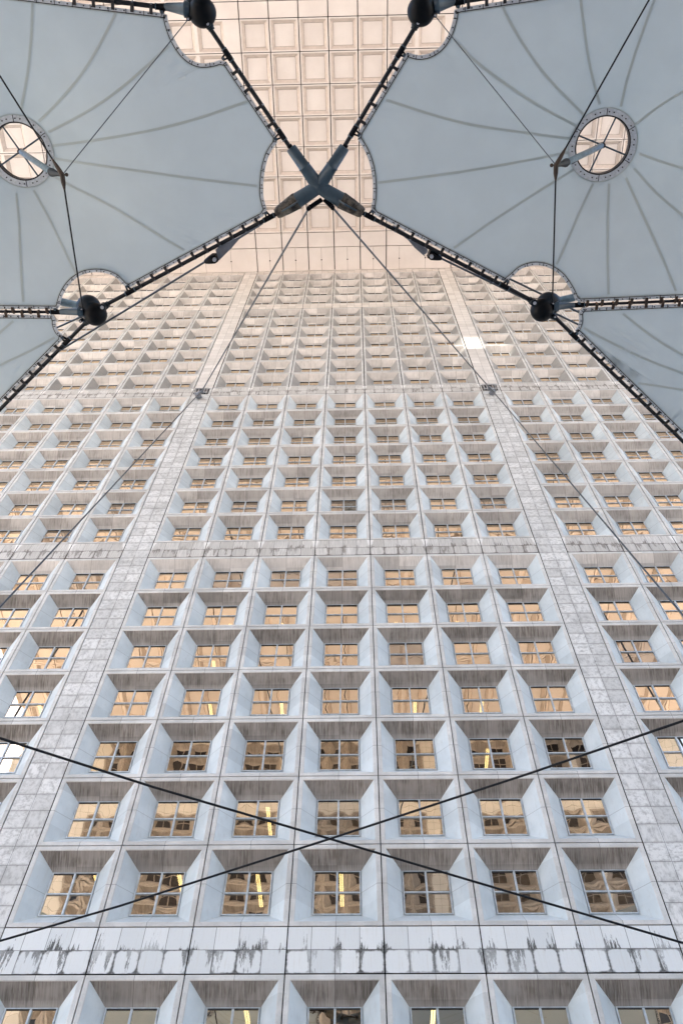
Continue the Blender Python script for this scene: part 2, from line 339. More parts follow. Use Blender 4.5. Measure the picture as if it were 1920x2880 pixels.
def interior_bits(r, c, X, Z, par, rng):
    if (r, c) in LIGHTS:
        t = MB(); lx = X + 1.43 + (rng.uniform(-.35, .25) if c != 3 else 0)
        for q in (0, .075): t.box((lx+q, 1.35+.12*max(0, r), Z+2.66), (lx+q+.05, 3.1, Z+2.70))
        t.build('ceiling_light', M['tube'], par)
    if (r, c) in BLINDS or rng.random() < .09:
        t = MB(); t.face([(X+.68, .62, Z+.68), (X+2.12, .62, Z+.68), (X+2.12, .62, Z+2.12), (X+.68, .62, Z+2.12)]); t.build('window_blind', M['blind'], par)
rest = {}
rs, rf, rg = MB(), MB(), MB(); ROWI = {}
zs = [r[0] for r in ROWS]; rowno = {z: zs.index(z) - 4 for z in zs}
for k, (area, ri, ci, x, z, top, z0) in enumerate(cells):
    rng = random.Random(ri*1000+ci); r = ri-4; c = (ci // 7 - 2)*7 + ci % 7
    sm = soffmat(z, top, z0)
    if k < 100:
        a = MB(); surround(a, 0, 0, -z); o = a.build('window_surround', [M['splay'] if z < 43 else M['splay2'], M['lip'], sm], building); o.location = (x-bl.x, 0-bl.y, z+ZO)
        a = MB(); frame(a, 0, 0); a.build('window_frame', [M['frame'], M['frdk']], o)
        a = MB(); panes(a, 0, 0, 6, rng); a.build('window_glass', M['glass2'] if rng.random() < .2 else M['glass'], o)
        interior_bits(r, c, 0, 0, o, rng)
    else:
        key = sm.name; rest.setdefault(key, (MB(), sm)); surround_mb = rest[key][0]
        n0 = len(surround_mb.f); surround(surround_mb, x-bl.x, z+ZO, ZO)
        if area > 0 or (-25 < x < 45 and z > -3):
            frame(rf, x-bl.x, z+ZO); panes(rg, x-bl.x, z+ZO, 4, rng)
        else: panes(rg, x-bl.x, z+ZO, 1, rng); 
first = None
allrest = MB(); mats = [M['splay'], M['lip']]; up_i = None
for key, (mb, sm) in rest.items():
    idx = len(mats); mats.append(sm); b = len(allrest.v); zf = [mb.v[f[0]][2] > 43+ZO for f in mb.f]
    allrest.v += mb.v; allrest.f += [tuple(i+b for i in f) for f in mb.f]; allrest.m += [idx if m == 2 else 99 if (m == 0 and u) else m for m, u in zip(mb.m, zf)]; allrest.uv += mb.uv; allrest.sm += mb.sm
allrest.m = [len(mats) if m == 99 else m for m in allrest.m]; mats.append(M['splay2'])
ro = tag(allrest.build('window_surround', mats, building), 'all the smaller and farther window surrounds of the wall', kind='stuff')
rf.build('window_frame', [M['frame'], M['frdk']], ro); rg.build('window_glass', M['glass'], ro)
ex = MB()
for (r, c) in sorted(LIGHTS):
    pass
# stone bands, pilasters, joints
def strip(x0, x1, z0, z1, y, u0, v0, mb, m=0):
    mb.face([(x0, y, z0), (x1, y, z0), (x1, y, z1), (x0, y, z1)], m, [(u0, v0), (u0+x1-x0, v0), (u0+x1-x0, v0+z1-z0), (u0, v0+z1-z0)])
for bi, zb in enumerate((-21+21, 21, 42, 63)):
    for b in range(-2, 3):
        mb = MB()
        for c in range(7):
            x = 21*b+2.8*c; strip(x+GV-bl.x, x+2.8-GV-bl.x, zb+ZO+GV, zb+1.4+ZO-GV, .001, c*2.8+GV+b*28, GV, mb)
        mb.build('stone_band', M['band1'] if bi == 0 else M['band2'] if bi < 3 else M['band3'], building)
for b in range(-2, 3):
    mb = MB()
    for c in range(7):
        x = 21*b+2.8*c; strip(x+GV-bl.x, x+2.8-GV-bl.x, 75.6+ZO+GV, HC, .001, c*2.8+b*28, GV, mb)
    mb.build('stone_band', M['band3'], building)
mb = MB(); strip(-43.4-bl.x, 63-bl.x, 0, ZO-11.2, .001, 0, 0, mb); mb.build('base_course', M['flat'], building)
for b in range(-2, 4):
    mb = MB(); x = 21*b-1.4
    strip(x+GV-bl.x, x+1.4-GV-bl.x, ZO-11.2, ZO+43.4, .002, b*7+GV, 2.8, mb, 0); strip(x+GV*1.9-bl.x, x+1.4-GV*1.9-bl.x, ZO+43.4, HC, .002, b*7+GV, 0, mb, 1)
    for q in (ZO+v for v in (0, 1.4, 21, 22.4, 42, 43.4, 63, 64.4)):
        pass
    mb.build('pilaster', [M['pil'], M['pil2']], building)
mb = MB()
xs_ = sorted(set([c for c in COLS]+[c+2.8 for c in COLS]+[21*b-1.4 for b in range(-2, 4)]+[21*b for b in range(-2, 4)]))
for x in xs_:
    mb.box((x-.03-bl.x,   .11, ZO-11.2), (x+.03-bl.x, .14, ZO+43.4)); mb.box((x-.045-bl.x, .11, ZO+43.4), (x+.045-bl.x, .14, HC))
zj = sorted(set([z for z in zs]+[z+2.8 for z in zs]+[0, 21, 42, 63]))
for b in range(-2, 3):
    for z in zj: mb.box((21*b+.045-bl.x, .112, z+ZO-.04), (21*b+19.555-bl.x, .138, z+ZO+.04))
mb.build('joint_backing', M['joint'], building)
# offices behind the glass
mb = MB(); X0, X1 = -43.4-bl.x, 63-bl.x
mb.face([(X0, 4.2, 0), (X1, 4.2, 0), (X1, 4.2, HC), (X0, 4.2, HC)])
for z in zj: mb.box((X0, .54, z+ZO-.12), (X1, 4.2, z+ZO+.02))
mb.build('office_interior', M['inside'], building)
mb = MB(); mb.box((X0, 4.3, 0), (X1, 20, HC+9)); mb.build('rear_block', M['flat'], building)
# ---- opposite wing, seen in the window reflections
OY = -70.0
mb = MB(); mf = MB()
for ri, (z, top, z0) in enumerate(ROWS):
    for ci, x in enumerate(COLS):
        if x < -28.1 or x > 47: continue
        X = x-bl.x; Z = z+ZO
        for i, ((a, ya), (b, yb)) in enumerate((((.02, 0), (.17, 0)), ((.17, 0), (.655, .5)))):
            A, B = 2.8-a, 2.8-b
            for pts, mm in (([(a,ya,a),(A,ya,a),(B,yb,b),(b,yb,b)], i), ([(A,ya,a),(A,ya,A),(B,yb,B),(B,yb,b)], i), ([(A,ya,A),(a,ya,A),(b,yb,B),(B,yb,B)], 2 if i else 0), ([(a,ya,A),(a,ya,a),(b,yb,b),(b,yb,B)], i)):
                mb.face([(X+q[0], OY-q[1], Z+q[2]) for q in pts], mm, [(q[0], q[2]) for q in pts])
        for (p0, p1) in (((.655, .655), (1.36, 1.36)), ((1.44, .655), (2.145, 1.36)), ((.655, 1.44), (1.36, 2.145)), ((1.44, 1.44), (2.145, 2.145))):
            mf.face([(X+p0[0], OY-.5, Z+p0[1]), (X+p1[0], OY-.5, Z+p0[1]), (X+p1[0], OY-.5, Z+p1[1]), (X+p0[0], OY-.5, Z+p1[1])])
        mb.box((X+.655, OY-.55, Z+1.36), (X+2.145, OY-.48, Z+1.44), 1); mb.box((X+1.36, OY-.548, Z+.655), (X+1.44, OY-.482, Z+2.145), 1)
ow = mb.build('opposite_wing', [plain('opposite_lip_shaded', (.40, .365, .33), .7), plain('opposite_splay_shaded', (.33, .30, .275), .7), M['s1']], building); mf.build('window_glass', plain('dark_window', (.03, .03, .035), .1), ow)  # stone darkened in colour in place of dimmer light on this wing
mb = MB()
def ostrip(x0, x1, z0, z1, y=OY): mb.face([(x0-bl.x, y, z0), (x1-bl.x, y, z0), (x1-bl.x, y, z1), (x0-bl.x, y, z1)], 0, [(x0, z0), (x1, z0), (x1, z1), (x0, z1)])
ostrip(-41.6, -28, 0, HC); ostrip(47.6, 58.4, 0, HC)
for b in range(-1, 3): ostrip(max(21*b-1.4, -28), 21*b, 0, HC, OY+.001)
for z in (0, 21, 42, 63): ostrip(-28, 47.6, z+ZO, z+1.4+ZO, OY)
ostrip(-28, 47.6, 0, ZO-11.2); ostrip(-28, 47.6, 75.6+ZO, HC)
mb.build('opposite_cladding', M['flat'], ow)
mb = MB(); mb.box((-41.6-bl.x, OY-9, 0), (58.4-bl.x, OY-.7, HC+9)); mb.build('opposite_block', M['flat'], ow)
# ---- coffered underside of the roof
CYS = [0, -2.5, -4.05] + [-4.05-2.8*k for k in range(1, 8)] + [-25.05+.0] + [-25.05-2.8*k for k in range(1, 8)]
CYS = [0, -2.5, -4.05]; y = -4.05
kinds = ['edge', 'plain']
while y > -66:
    for k in range(7): y -= 2.8; CYS.append(y); kinds.append('coffer')
    y -= 1.4; CYS.append(y); kinds.append('plain')
PATCH = Vector((20.35, 0, 52.5+ZO)); hp = PATCH + sd*((HC-PATCH.z)/sd.z)  # aim point of a sun patch; the unseen roof opening is added for it
R0, R1 = -40.9-bl.x, 58-bl.x                        # the roof span is a little shorter than the wings
HX, HY = 2.5, 1.5                              # half size of the opening added to let a sun beam in
ceiling = MB()
for z in (.6, 9):
    c = hp + sd*(z/sd.z); cx_ = c.x-bl.x; cy_ = c.y
    for q in ((R0, OY-9, cx_-HX, 20), (cx_+HX, OY-9, R1, 20), (cx_-HX, OY-9, cx_+HX, cy_-HY), (cx_-HX, cy_+HY, cx_+HX, 20)):
        ceiling.face([(q[0], q[1], z+1.4), (q[2], q[1], z+1.4), (q[2], q[3], z+1.4), (q[0], q[3], z+1.4)])
for q in ((R0, OY-9, R1, OY-9), (R1, OY-9, R1, 20), (R1, 20, R0, 20), (R0, 20, R0, OY-9)): ceiling.face([(q[0], q[1], 2.0), (q[2], q[3], 2.0), (q[2], q[3], 10.4), (q[0], q[1], 10.4)])
ca, cb_ = hp+sd*(.6/sd.z), hp+sd*(9/sd.z)
for (sx0, sy0, sx1, sy1) in ((-1, -1, 1, -1), (1, -1, 1, 1), (1, 1, -1, 1), (-1, 1, -1, -1)):
    ceiling.face([(ca.x-bl.x+sx0*HX, ca.y+sy0*HY, 2.0), (ca.x-bl.x+sx1*HX, ca.y+sy1*HY, 2.0), (cb_.x-bl.x+sx1*HX, cb_.y+sy1*HY, 10.4), (cb_.x-bl.x+sx0*HX, cb_.y+sy0*HY, 10.4)])
co = ceiling.build('roof_span', M['flat'], building); co.location = (0, 0, HC-1.4)
cb = MB()
for q in ((R0, OY, hp.x-bl.x-HX, 0), (hp.x-bl.x+HX, OY, R1, 0), (hp.x-bl.x-HX, OY, hp.x-bl.x+HX, hp.y-HY-.5), (hp.x-bl.x-HX, hp.y+HY-.3, hp.x-bl.x+HX, 0)): cb.face([(q[0], q[1], .45), (q[2], q[1], .45), (q[2], q[3], .45), (q[0], q[3], .45)])
jo = cb.build('roof_joint_backing', M['joint'], co)
GX, GY = .05, .034
panel = MB()
def cpanel(mb, x0, x1, y1, y0, kind):            # y1 nearer the wall (larger)
    x0 += GX; x1 -= GX; y1 -= GY; y0 += GY
    if kind == 'coffer':
        rr = [(0, .4), (0, 0), (.10, 0), (.12, .02), (.40, .34), (.425, .34)]
        for i in range(len(rr)-1):
            (a, za), (b, zb) = rr[i], rr[i+1]
            q = [((x0+a, y0+a, za), (x1-a, y0+a, za), (x1-b, y0+b, zb), (x0+b, y0+b, zb)), ((x1-a, y0+a, za), (x1-a, y1-a, za), (x1-b, y1-b, zb), (x1-b, y0+b, zb)),
                 ((x1-a, y1-a, za), (x0+a, y1-a, za), (x0+b, y1-b, zb), (x1-b, y1-b, zb)), ((x0+a, y1-a, za), (x0+a, y0+a, za), (x0+b, y0+b, zb), (x0+b, y1-b, zb))]
            for f in q: mb.face(f, 1 if i == 4 else 3 if i == 3 else 0)  # slopes take the stone darkened to paint their shade
        a = .425; mb.face([(x0+a, y0+a, .341), (x1-a, y0+a, .341), (x1-a, y1-a, .341), (x0+a, y1-a, .341)], 0)
    else:
        mb.face([(x0, y0, 0), (x1, y0, 0), (x1, y1, 0), (x0, y1, 0)])
        for f in (((x0, y0, 0), (x1, y0, 0), (x1, y0, .4), (x0, y0, .4)), ((x0, y1, 0), (x1, y1, 0), (x1, y1, .4), (x0, y1, .4)), ((x0, y0, 0), (x0, y1, 0), (x0, y1, .4), (x0, y0, .4)), ((x1, y0, 0), (x1, y1, 0), (x1, y1, .4), (x1, y0, .4))): mb.face(f)
        if kind == 'edge' and x1-x0 > 2:
            xm = (x0+x1)/2; mb.box((xm-.014, y0+.02, -.004), (xm+.014, y1, .0), 1)
            mb.face([(xm+.075*math.cos(t*math.pi/6), -1.17+.075*math.sin(t*math.pi/6), -.008) for t in range(12)], 2)
def cvis(x0, x1, y1, y0):
    pts = []
    for x, yy in ((x0, y0), (x1, y0), (x1, y1), (x0, y1)):
        d = Vector((x, yy, HC)) - CAM; w = d.dot(FW)
        if w < 5: return 0
        pts.append((CX+FPX*d.dot(RT)/w, CY-FPX*d.dot(UP)/w))
    return vis_area(pts)
cells2 = []
xs2 = [(xs_[i], xs_[i+1]) for i in range(len(xs_)-1)]
for i, kd in enumerate(kinds):
    for (xa, xb) in xs2:
        k2 = 'plain' if (xb-xa < 2 and kd == 'coffer') else kd
        cells2.append((cvis(xa, xb, CYS[i], CYS[i+1]), xa, xb, CYS[i], CYS[i+1], k2))
cells2.sort(key=lambda c: -c[0])
stuff = MB()
for k, (ar, xa, xb, ya, yb, kd) in enumerate(cells2):
    if yb < OY-.1 or xb < -40.5 or xa > 57.5: continue
    xa = max(xa, -40.9); xb = min(xb, 58.0)
    if xa < hp.x+HX-.1 and xb > hp.x-HX+.1 and yb < hp.y+HY-.1 and ya > hp.y-HY+.1: continue
    if k < 100:
        a = MB(); cpanel(a, 0, xb-xa, 0, yb-ya, kd)
        if kd == 'edge': 
            a = MB(); cpanel(a, 0, xb-xa, 0, yb-ya, kd)
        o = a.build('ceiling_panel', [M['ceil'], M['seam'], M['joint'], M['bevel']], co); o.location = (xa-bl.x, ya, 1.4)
    else: cpanel(stuff, xa-bl.x, xb-bl.x, ya, yb, kd)
fx = [x for x in xs_ if x < hp.x-HX+.1][-1], [x for x in xs_ if x > hp.x+HX-.1][0]; fy = [y for y in CYS if y > hp.y+HY-.1][-1], [y for y in CYS if y < hp.y-HY+.1][0]
fm = MB()
for q in ((fx[0], fy[1], hp.x-HX-.05, fy[0]), (hp.x+HX+.05, fy[1], fx[1], fy[0]), (hp.x-HX-.05, fy[1], hp.x+HX+.05, hp.y-HY-.05), (hp.x-HX-.05, hp.y+HY+.05, hp.x+HX+.05, fy[0])):
    fm.face([(q[0]-bl.x, q[1], 1.42), (q[2]-bl.x, q[1], 1.42), (q[2]-bl.x, q[3], 1.42), (q[0]-bl.x, q[3], 1.42)])
fm.build('beam_opening_surround', M['ceil'], co)  # filler round the added beam opening
k = -HY+.14
while k < HY-.1:                                 # added slats across the opening thin and soften the beam
    fm = MB(); fm.box((-HX, k, 0), (HX, k+.235, .03)); o = fm.build('added_beam_slat', M['frame'], co); o.location = (hp.x-bl.x, hp.y, 1.46); k += .35
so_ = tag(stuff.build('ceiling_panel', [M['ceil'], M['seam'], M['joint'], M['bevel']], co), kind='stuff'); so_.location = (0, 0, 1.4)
jo.location = (0, 0, 1.4)
# splayed ends of the void
mb = MB()
def sp(pts): mb.face([(p[0]-bl.x, p[1], p[2]) for p in pts], 0, [(p[0]+p[1], p[2]) for p in pts])
for sx, xe in ((-1, -43.4), (1, 63.0)):
    xo = xe+sx*5
    sp([(xe, 0, 0), (xo, 5, 0), (xo, 5, HC+5), (xe, 0, HC)])
mb.build('splayed_end', M['flat'], building)

# ================================================================ CANOPIES
H = 22.0                                         # canopy plane above the camera
U = H/28                                         # canopy group, sized for another height, scaled about the camera by U
S = .61224
def c1(x, y): return (x*S, y*S)
def c2(x, y): return (960+x*S, y*S)
def c3(x, y): return (x*S, 640+y*S)
def c4(x, y): return (960+x*S, 640+y*S)
def P2(uv, h=H): p = ph(uv[0], uv[1], h); return Vector((p.x, p.y))
def rel(x, y): return Vector((CAM.x+x*U, CAM.y+y*U))
ZC = CAM.z+H
def densify(pts, step=.05):
    out = []
    for i in range(len(pts)-1):
        n = max(1, int((pts[i+1]-pts[i]).length/step))
        for k in range(n): out.append(pts[i].lerp(pts[i+1], k/n))
    out.append(pts[-1]); return out
class Canopy:
    def __init__(s, label, outline, ring, rr, rise, seamlines, pleats=(), spokes=None):
        s.org = ring; ring = s.ring = Vector((0, 0)); s.rr = rr; s.rise = rise
        s.root = tag(empty('fabric_canopy', (s.org.x, s.org.y, ZC)), label, 'canopy', 'tensioned fabric canopies'); s.root.scale = (U, U, U)
        toloc = lambda p: (p-s.org)/U
        # outline: list of pieces (kind, points); turned so that the polygon runs counter-clockwise
        pts = []; s.edge = []
        for kind, pc in outline:
            if kind == 'cab':
                key, ua, ub, off = pc; a, b = toloc(P2(K[key][0])), toloc(P2(K[key][1])); d = (b-a).normalized()
                pr = lambda w: a+d*((toloc(P2(w))-a).dot(d)); nv = Vector((-d.y, d.x)); nv = nv if (ring-a).dot(nv) > 0 else -nv
                q = [pr(ua)+nv*off, pr(ub)+nv*off]
            elif kind == 'arc':
                q = densify(smooth_line([toloc(p) for p in pc], 8)); mid = (q[0]+q[-1])/2; w = []
                for i, p in enumerate(q):
                    t = (q[min(i+1, len(q)-1)]-q[max(i-1, 0)]).normalized(); nv = Vector((-t.y, t.x))
                    cm = q[len(q)//2]; sg = 1 if (mid-cm).dot(Vector((-(q[-1]-q[0]).y, (q[-1]-q[0]).x))) > 0 else -1
                    w.append(p+nv*sg*.085)
                q = w[1:-1]
            else: q = [toloc(p) for p in pc]
            q = densify(q)
            if pts and (pts[-1]-q[0]).length < .05: q = q[1:]
            pts += q
        area = sum(pts[i].x*pts[(i+1) % len(pts)].y-pts[(i+1) % len(pts)].x*pts[i].y for i in range(len(pts)))
        if area < 0: pts.reverse()
        st = max(range(len(pts)), key=lambda k: pts[k].length); pts = pts[st:]+pts[:st]
        keep = [pts[0]]; last = math.atan2(pts[0].y, pts[0].x); acc = 0.
        for p in pts[1:]:
            a_ = math.atan2(p.y, p.x); d = (a_-last+math.pi) % (2*math.pi)-math.pi; acc += d; last = a_
            if acc > 1e-4 and acc < 2*math.pi-1e-3:
                keep.append(p); acc0 = acc
            else: continue
        # second pass: strictly increasing angle
        pts2 = [keep[0]]; base = math.atan2(keep[0].y, keep[0].x); mx = 0.; cur = 0.; prev = base
        for p in keep[1:]:
            a_ = math.atan2(p.y, p.x); cur += (a_-prev+math.pi) % (2*math.pi)-math.pi; prev = a_
            if cur > mx+2e-4: pts2.append(p); mx = cur
        pts = pts2
        s.out = pts; n = len(pts); pl = []
        for p in pleats:
            c = toloc(p[0]); i = min(range(n), key=lambda k: (pts[k]-c).length); t = pts[(i+3) % n]-pts[i-3]
            pl.append((c, p[1], p[2]*1.15, p[3]*.75, math.atan2(t.y, t.x)+p[4]))
        pleats = pl
        def offset(d):
            r = []
            for i in range(n):
                t = (pts[(i+1) % n]-pts[i-1]).normalized(); r.append(pts[i]+Vector((-t.y, t.x))*d)
            return r
        s.in0, s.in1 = offset(.095), offset(.15)
        loc = lambda p, z=0.: (p.x-ring.x, p.y-ring.y, z)
        # fabric
        NR = 26; rows = []; bnd = [p-p.normalized()*.06 for p in pts]
        for k in range(NR+1):
            t = (k/NR); row = []
            for i in range(n):
                b = bnd[i]; dv = b-ring; L_ = dv.length; inner = ring + dv*(rr*1.02/L_)
                p = b.lerp(inner, t); z = rise*max(0., 1-((p-ring).length-rr)/5.2)**2.2
                for (pu, rad, amp, fr, ang) in pleats:
                    d = p-pu; dist = d.length
                    if dist < rad:
                        a_ = d.x*math.cos(ang)+d.y*math.sin(ang)
                        z += amp*(math.sin(a_*fr)+.5*math.sin(a_*fr*1.63+1))*(1-dist/rad)**1.4*min(1, t*14)
                row.append(loc(p, z))
            rows.append(row)
        mb = MB(); mb.grid(rows, 0, True, True); s.mem = mb.build('fabric_membrane', M['mem'], s.root)
        # darker doubled hem along the rim and round the ring
        mb = MB(); mb.grid([[loc(p, -.012) for p in s.in0], [loc(p, -.014) for p in s.in1]], 0, True, True)
        mb.grid([[loc(ring+Vector((math.cos(a), math.sin(a)))*q, rise*max(0., 1-(q-rr)/5.2)**2.2-.025) for a in [2*math.pi*j/64 for j in range(64)]] for q in (rr, rr+.06)], 0, True, True)
        mb.build('fabric_hem', M['mems'], s.mem)
        # clamp bars
        mb = MB(); o2 = offset(.0)
        prof = [(s.out, -.03), (s.out, .02), (s.in0, .02), (s.in0, -.03), (s.out, -.03)]
        mb.grid([[loc(p, z) for p in pr] for pr, z in prof], 0, False, True)
        acc = 0; nb = .1; nc = .3
        for i in range(n):
            a, b = pts[i], pts[(i+1) % n]; L_ = (b-a).length
            if L_ > 3 or L_ < 1e-6: continue
            t = (b-a)/L_; nv = Vector((-t.y, t.x))
            while nb < acc+L_:
                c = a+t*(nb-acc)+nv*.05; mb.tube(loc(c, -.034), loc(c, -.055), .021, n=8, m=1); nb += .235
            while nc < acc+L_:
                c = a+t*(nc-acc); mb.obar(loc(c-nv*.004, -.033), loc(c+nv*.125, -.033), .018, .012, Vector((t.x, t.y, 0)), 1); nc += .52
            acc += L_
        mb.grid([[loc(p, z) for p in pr] for pr, z in ((s.in0, -.031), (offset(.118), -.031))], 1, False, True)
        mb.build('edge_clamp', [M['clamp'], M['bolt']], s.root)
        # seams
        for sl_ in seamlines:
            ctr = smooth_line([s.lift(uv) for uv in sl_], 6); s.ribbon(ctr, .041)
        # ring
        zr = rise
        ro = MB(); N = 64
        cr = lambda q, z: [(q*math.cos(2*math.pi*j/N), q*math.sin(2*math.pi*j/N), z) for j in range(N)]
        ro.grid([cr(rr*1.02, zr-.05), cr(rr*.84, zr-.05)], 0, False, True)
        ro.grid([cr(rr*.84, zr-.052), cr(rr*.80, zr-.052)], 1, False, True); ro.grid([cr(rr*.80, zr-.052), cr(rr*.80, zr+.16)], 1, True, True); ro.grid([cr(rr*1.02, zr-.05), cr(rr*1.02, zr+.1)], 0, True, True)
        for j in range(28):
            a = 2*math.pi*(j+.3*(j % 2))/28; ro.tube((rr*.93*math.cos(a), rr*.93*math.sin(a), zr-.054), (rr*.93*math.cos(a), rr*.93*math.sin(a), zr-.075), .022, n=8, m=1)
        for j in range(6):
            a = 2*math.pi*(j+.5)/6; u = Vector((math.cos(a), math.sin(a), 0)); ro.obar(u*rr*.84+Vector((0, 0, zr-.054)), u*rr*1.02+Vector((0, 0, zr-.054)), .02, .01, Vector((-u.y, u.x, 0)), 1)
        rg_ = ro.build('oculus_ring', [M['clamp'], M['bolt']], s.root)
        if spokes is not None:
            for j in range(4):
                a = spokes+j*math.pi/2; q = MB(); q.tube((0, 0, zr), (rr*.83*math.cos(a), rr*.83*math.sin(a), zr), .028); q.build('spoke', M['bluest'], rg_)
            q = MB(); q.tube((0, 0, zr-.08), (0, 0, zr+.07), .085, n=16); q.build('hub', M['bronze'], rg_)
        q = MB(); q.face(cr(rr*.81, zr+.14)); q.build('oculus_glass', M['ringglass'], rg_)
    def height(s, p):
        dv = p-s.ring; L_ = dv.length
        if L_ < s.rr*1.02: return s.rise
        return s.rise*max(0., 1-(L_-s.rr)/5.2)**2.2
    def lift(s, uv):
        h = 0.
        for _ in range(8): q = (P2(uv, H+h*U)-s.org)/U; h = s.height(q)
        return Vector((q.x, q.y, h))
    def ribbon(s, ctr, w):
        rows = [[], []]
        for i, p in enumerate(ctr):
            t = (ctr[min(i+1, len(ctr)-1)]-ctr[max(i-1, 0)]); t.z = 0; t.normalize(); nv = Vector((-t.y, t.x, 0))
            for k, sg in ((0, -1), (1, 1)):
                q = p+nv*(w*sg); z = s.height(Vector((q.x, q.y)))-.016; rows[k].append((q.x-s.ring.x, q.y-s.ring.y, z))
        mb = MB(); mb.grid(rows, 0, True); mb.build('seam_band', M['mems'], s.mem)
    def hooks(s, a, b, ca, cb, step=.49, alt=0, mat='bolt', lip='plate'):
        """hooks that hold the rim a-b (plan) on the cable ca-cb"""
        a, b, ca, cb = [(p-s.org)/U for p in (a, b, ca, cb)]
        L_ = (b-a).length; n = int(L_/step)
        for i in range(n):
            if alt and (i+alt) % 2 and False: continue
            p = a.lerp(b, (i+.5+.25*alt)/n); d = (cb-ca).normalized(); q = ca+d*((p-ca).dot(d)); v = (p-q).normalized()*(.11 if step == .5 else .147); p = q+v
            if v.length < 1e-4: continue
            vn = v.normalized(); k = MB()
            A = Vector((p.x-s.ring.x+vn.x*.065, p.y-s.ring.y+vn.y*.065, -.07)); B = Vector((q.x-s.ring.x-vn.x*.03, q.y-s.ring.y-vn.y*.03, -.085))
            k.obar(A, B, .09, .05, Vector((d.x, d.y, 0)), 0)
            C = Vector((q.x-s.ring.x, q.y-s.ring.y, 0)); dd = Vector((d.x, d.y, 0))
            k.tube(C-dd*.024, C+dd*.024, .079, n=14, m=1)
            k.build('cable_hook', [M[mat], M[lip]], s.root)
def arc(f, *p): return ('arc', [P2(f(*q)) for q in p])
def cab(*p): return ('cab', p)
def lin(f, *p): return ('lin', [P2(f(*q)) for q in p])
K = dict(c_tl=((586.5, 72.7), (817, 416)), c_tr=((1172.6, 65), (968, 411)), c_l=((777, 600.7), (297, 857)), c_r=((1019.7, 598.5), (1494.6, 844)),
 ll=((243, 904.5), (-60, 1212)), rr=((1554, 886), (1980, 1300)), lh=((148, 877), (-80, 875)), rh=((1612, 858), (2080, 838)), tlh=((466, 20), (200, -12)), trh=((1276, 6), (1540, -34)))
RL = P2((47*1.2245, 347*1.2245), H+1.3*U); RR = P2((1383*1.2245, 333*1.2245), H+1.3*U)
# upper left
CL = Canopy('upper left grey blue fabric canopy with its round oculus cut by the photo\'s left edge',
 [arc(c1, (752, 62), (765, 120), (787, 180), (820, 235), (858, 275), (900, 298), (940, 303), (985, 297), (1016, 286)),
  cab('c_tl', c1(1035, 285), c1(1268, 628), .147),
  arc(c1, (1266, 640), (1232, 690), (1210, 750), (1199, 820), (1198, 900), (1216, 972)),
  cab('c_l', c1(1208, 990), c3(590, 272), .135),
  arc(c3, (582, 262), (553, 228), (500, 200), (435, 192), (370, 206), (314, 248), (278, 305), (262, 362)),
  cab('lh', c3(262, 366), c3(-700, 366), .11), ('lin', [rel(-18.5, 7.6), rel(-20.5, 2.8), rel(-16.5, -1.6)]),
  cab('tlh', c1(-600, -90), c1(742, 62), .147)],
 RL, 1.08, 1.3,
 [[c1(*q) for q in l] for l in (
  ((98, 500), (128, 330), (145, 150), (150, 0), (152, -60)), ((178, 557), (270, 465), (370, 345), (460, 200), (535, 52)),
  ((222, 605), (330, 550), (450, 480), (560, 400), (660, 315), (775, 208)), ((242, 668), (450, 640), (690, 598), (900, 545), (1135, 464)),
  ((245, 725), (600, 778), (900, 820), (1180, 853)), ((222, 795), (300, 838), (500, 940), (700, 1060), (845, 1148)),
  ((155, 872), (230, 1010), (310, 1176), (350, 1255)), ((75, 885), (88, 1020), (95, 1176), (108, 1385)))],
 pleats=[(P2(c1(815, 265)), .9, .022, 26, R(-20)), (P2(c1(880, 1120)), .8, .02, 26, R(0)), (P2(c1(1085, 1035)), .5, .015, 30, R(0)), (P2(c1(555, 60)), .6, .016, 26, 0)],
 spokes=R(-28.6))
# upper right
CR = Canopy('upper right grey blue fabric canopy with a whole round oculus and radiating seams',
 [arc(c2, (532, 40), (524, 95), (500, 165), (458, 225), (405, 258), (350, 266), (292, 250)),
  cab('c_tr', c2(282, 265), c2(78, 610), .147),
  arc(c2, (82, 625), (118, 685), (142, 750), (155, 830), (155, 905), (146, 968)),
  cab('c_r', c2(152, 985), c4(752, 248), .135),
  arc(c4, (765, 238), (800, 193), (845, 168), (900, 160), (960, 174), (1018, 215), (1060, 275), (1086, 330)),
  cab('rh', c4(1092, 332), c4(2250, 300), .11), ('lin', [rel(17.5, 7.5), rel(19, 3.2), rel(15, -1.2)]),
  cab('trh', c2(2200, -100), c2(544, 36), .147)],
 RR, 1.08, 1.3,
 [[c2(*q) for q in l] for l in (
  ((1075, 575), (900, 480), (720, 360), (600, 265), (515, 178)), ((1110, 525), (960, 370), (860, 240), (780, 110), (735, 18)),
  ((1050, 635), (820, 605), (600, 572), (400, 520), (205, 457)), ((1055, 695), (800, 745), (500, 795), (165, 838)),
  ((1085, 768), (900, 880), (700, 1010), (515, 1138)), ((1155, 842), (1090, 980), (1005, 1176), (985, 1212)),
  ((1228, 842), (1222, 1000), (1222, 1176), (1225, 1350)), ((1305, 815), (1380, 980), (1470, 1176), (1535, 1335)),
  ((1343, 772), (1450, 890), (1568, 990), (1700, 1110)), ((1368, 705), (1460, 738), (1568, 770), (1720, 800)),
  ((1350, 570), (1460, 485), (1568, 420), (1720, 345)), ((1282, 488), (1320, 330), (1380, 150), (1435, 0), (1460, -60)), ((1185, 478), (1140, 300), (1110, 100), (1098, -10), (1097, -50)))],
 pleats=[(P2(c2(500, 250)), .9, .018, 24, R(10)), (P2(c2(195, 470)), .7, .012, 24, R(20)), (P2(c2(500, 1150)), .9, .02, 26, R(0)), (P2(c4(870, 170)), 1.0, .014, 14, R(30))],
 spokes=R(21))
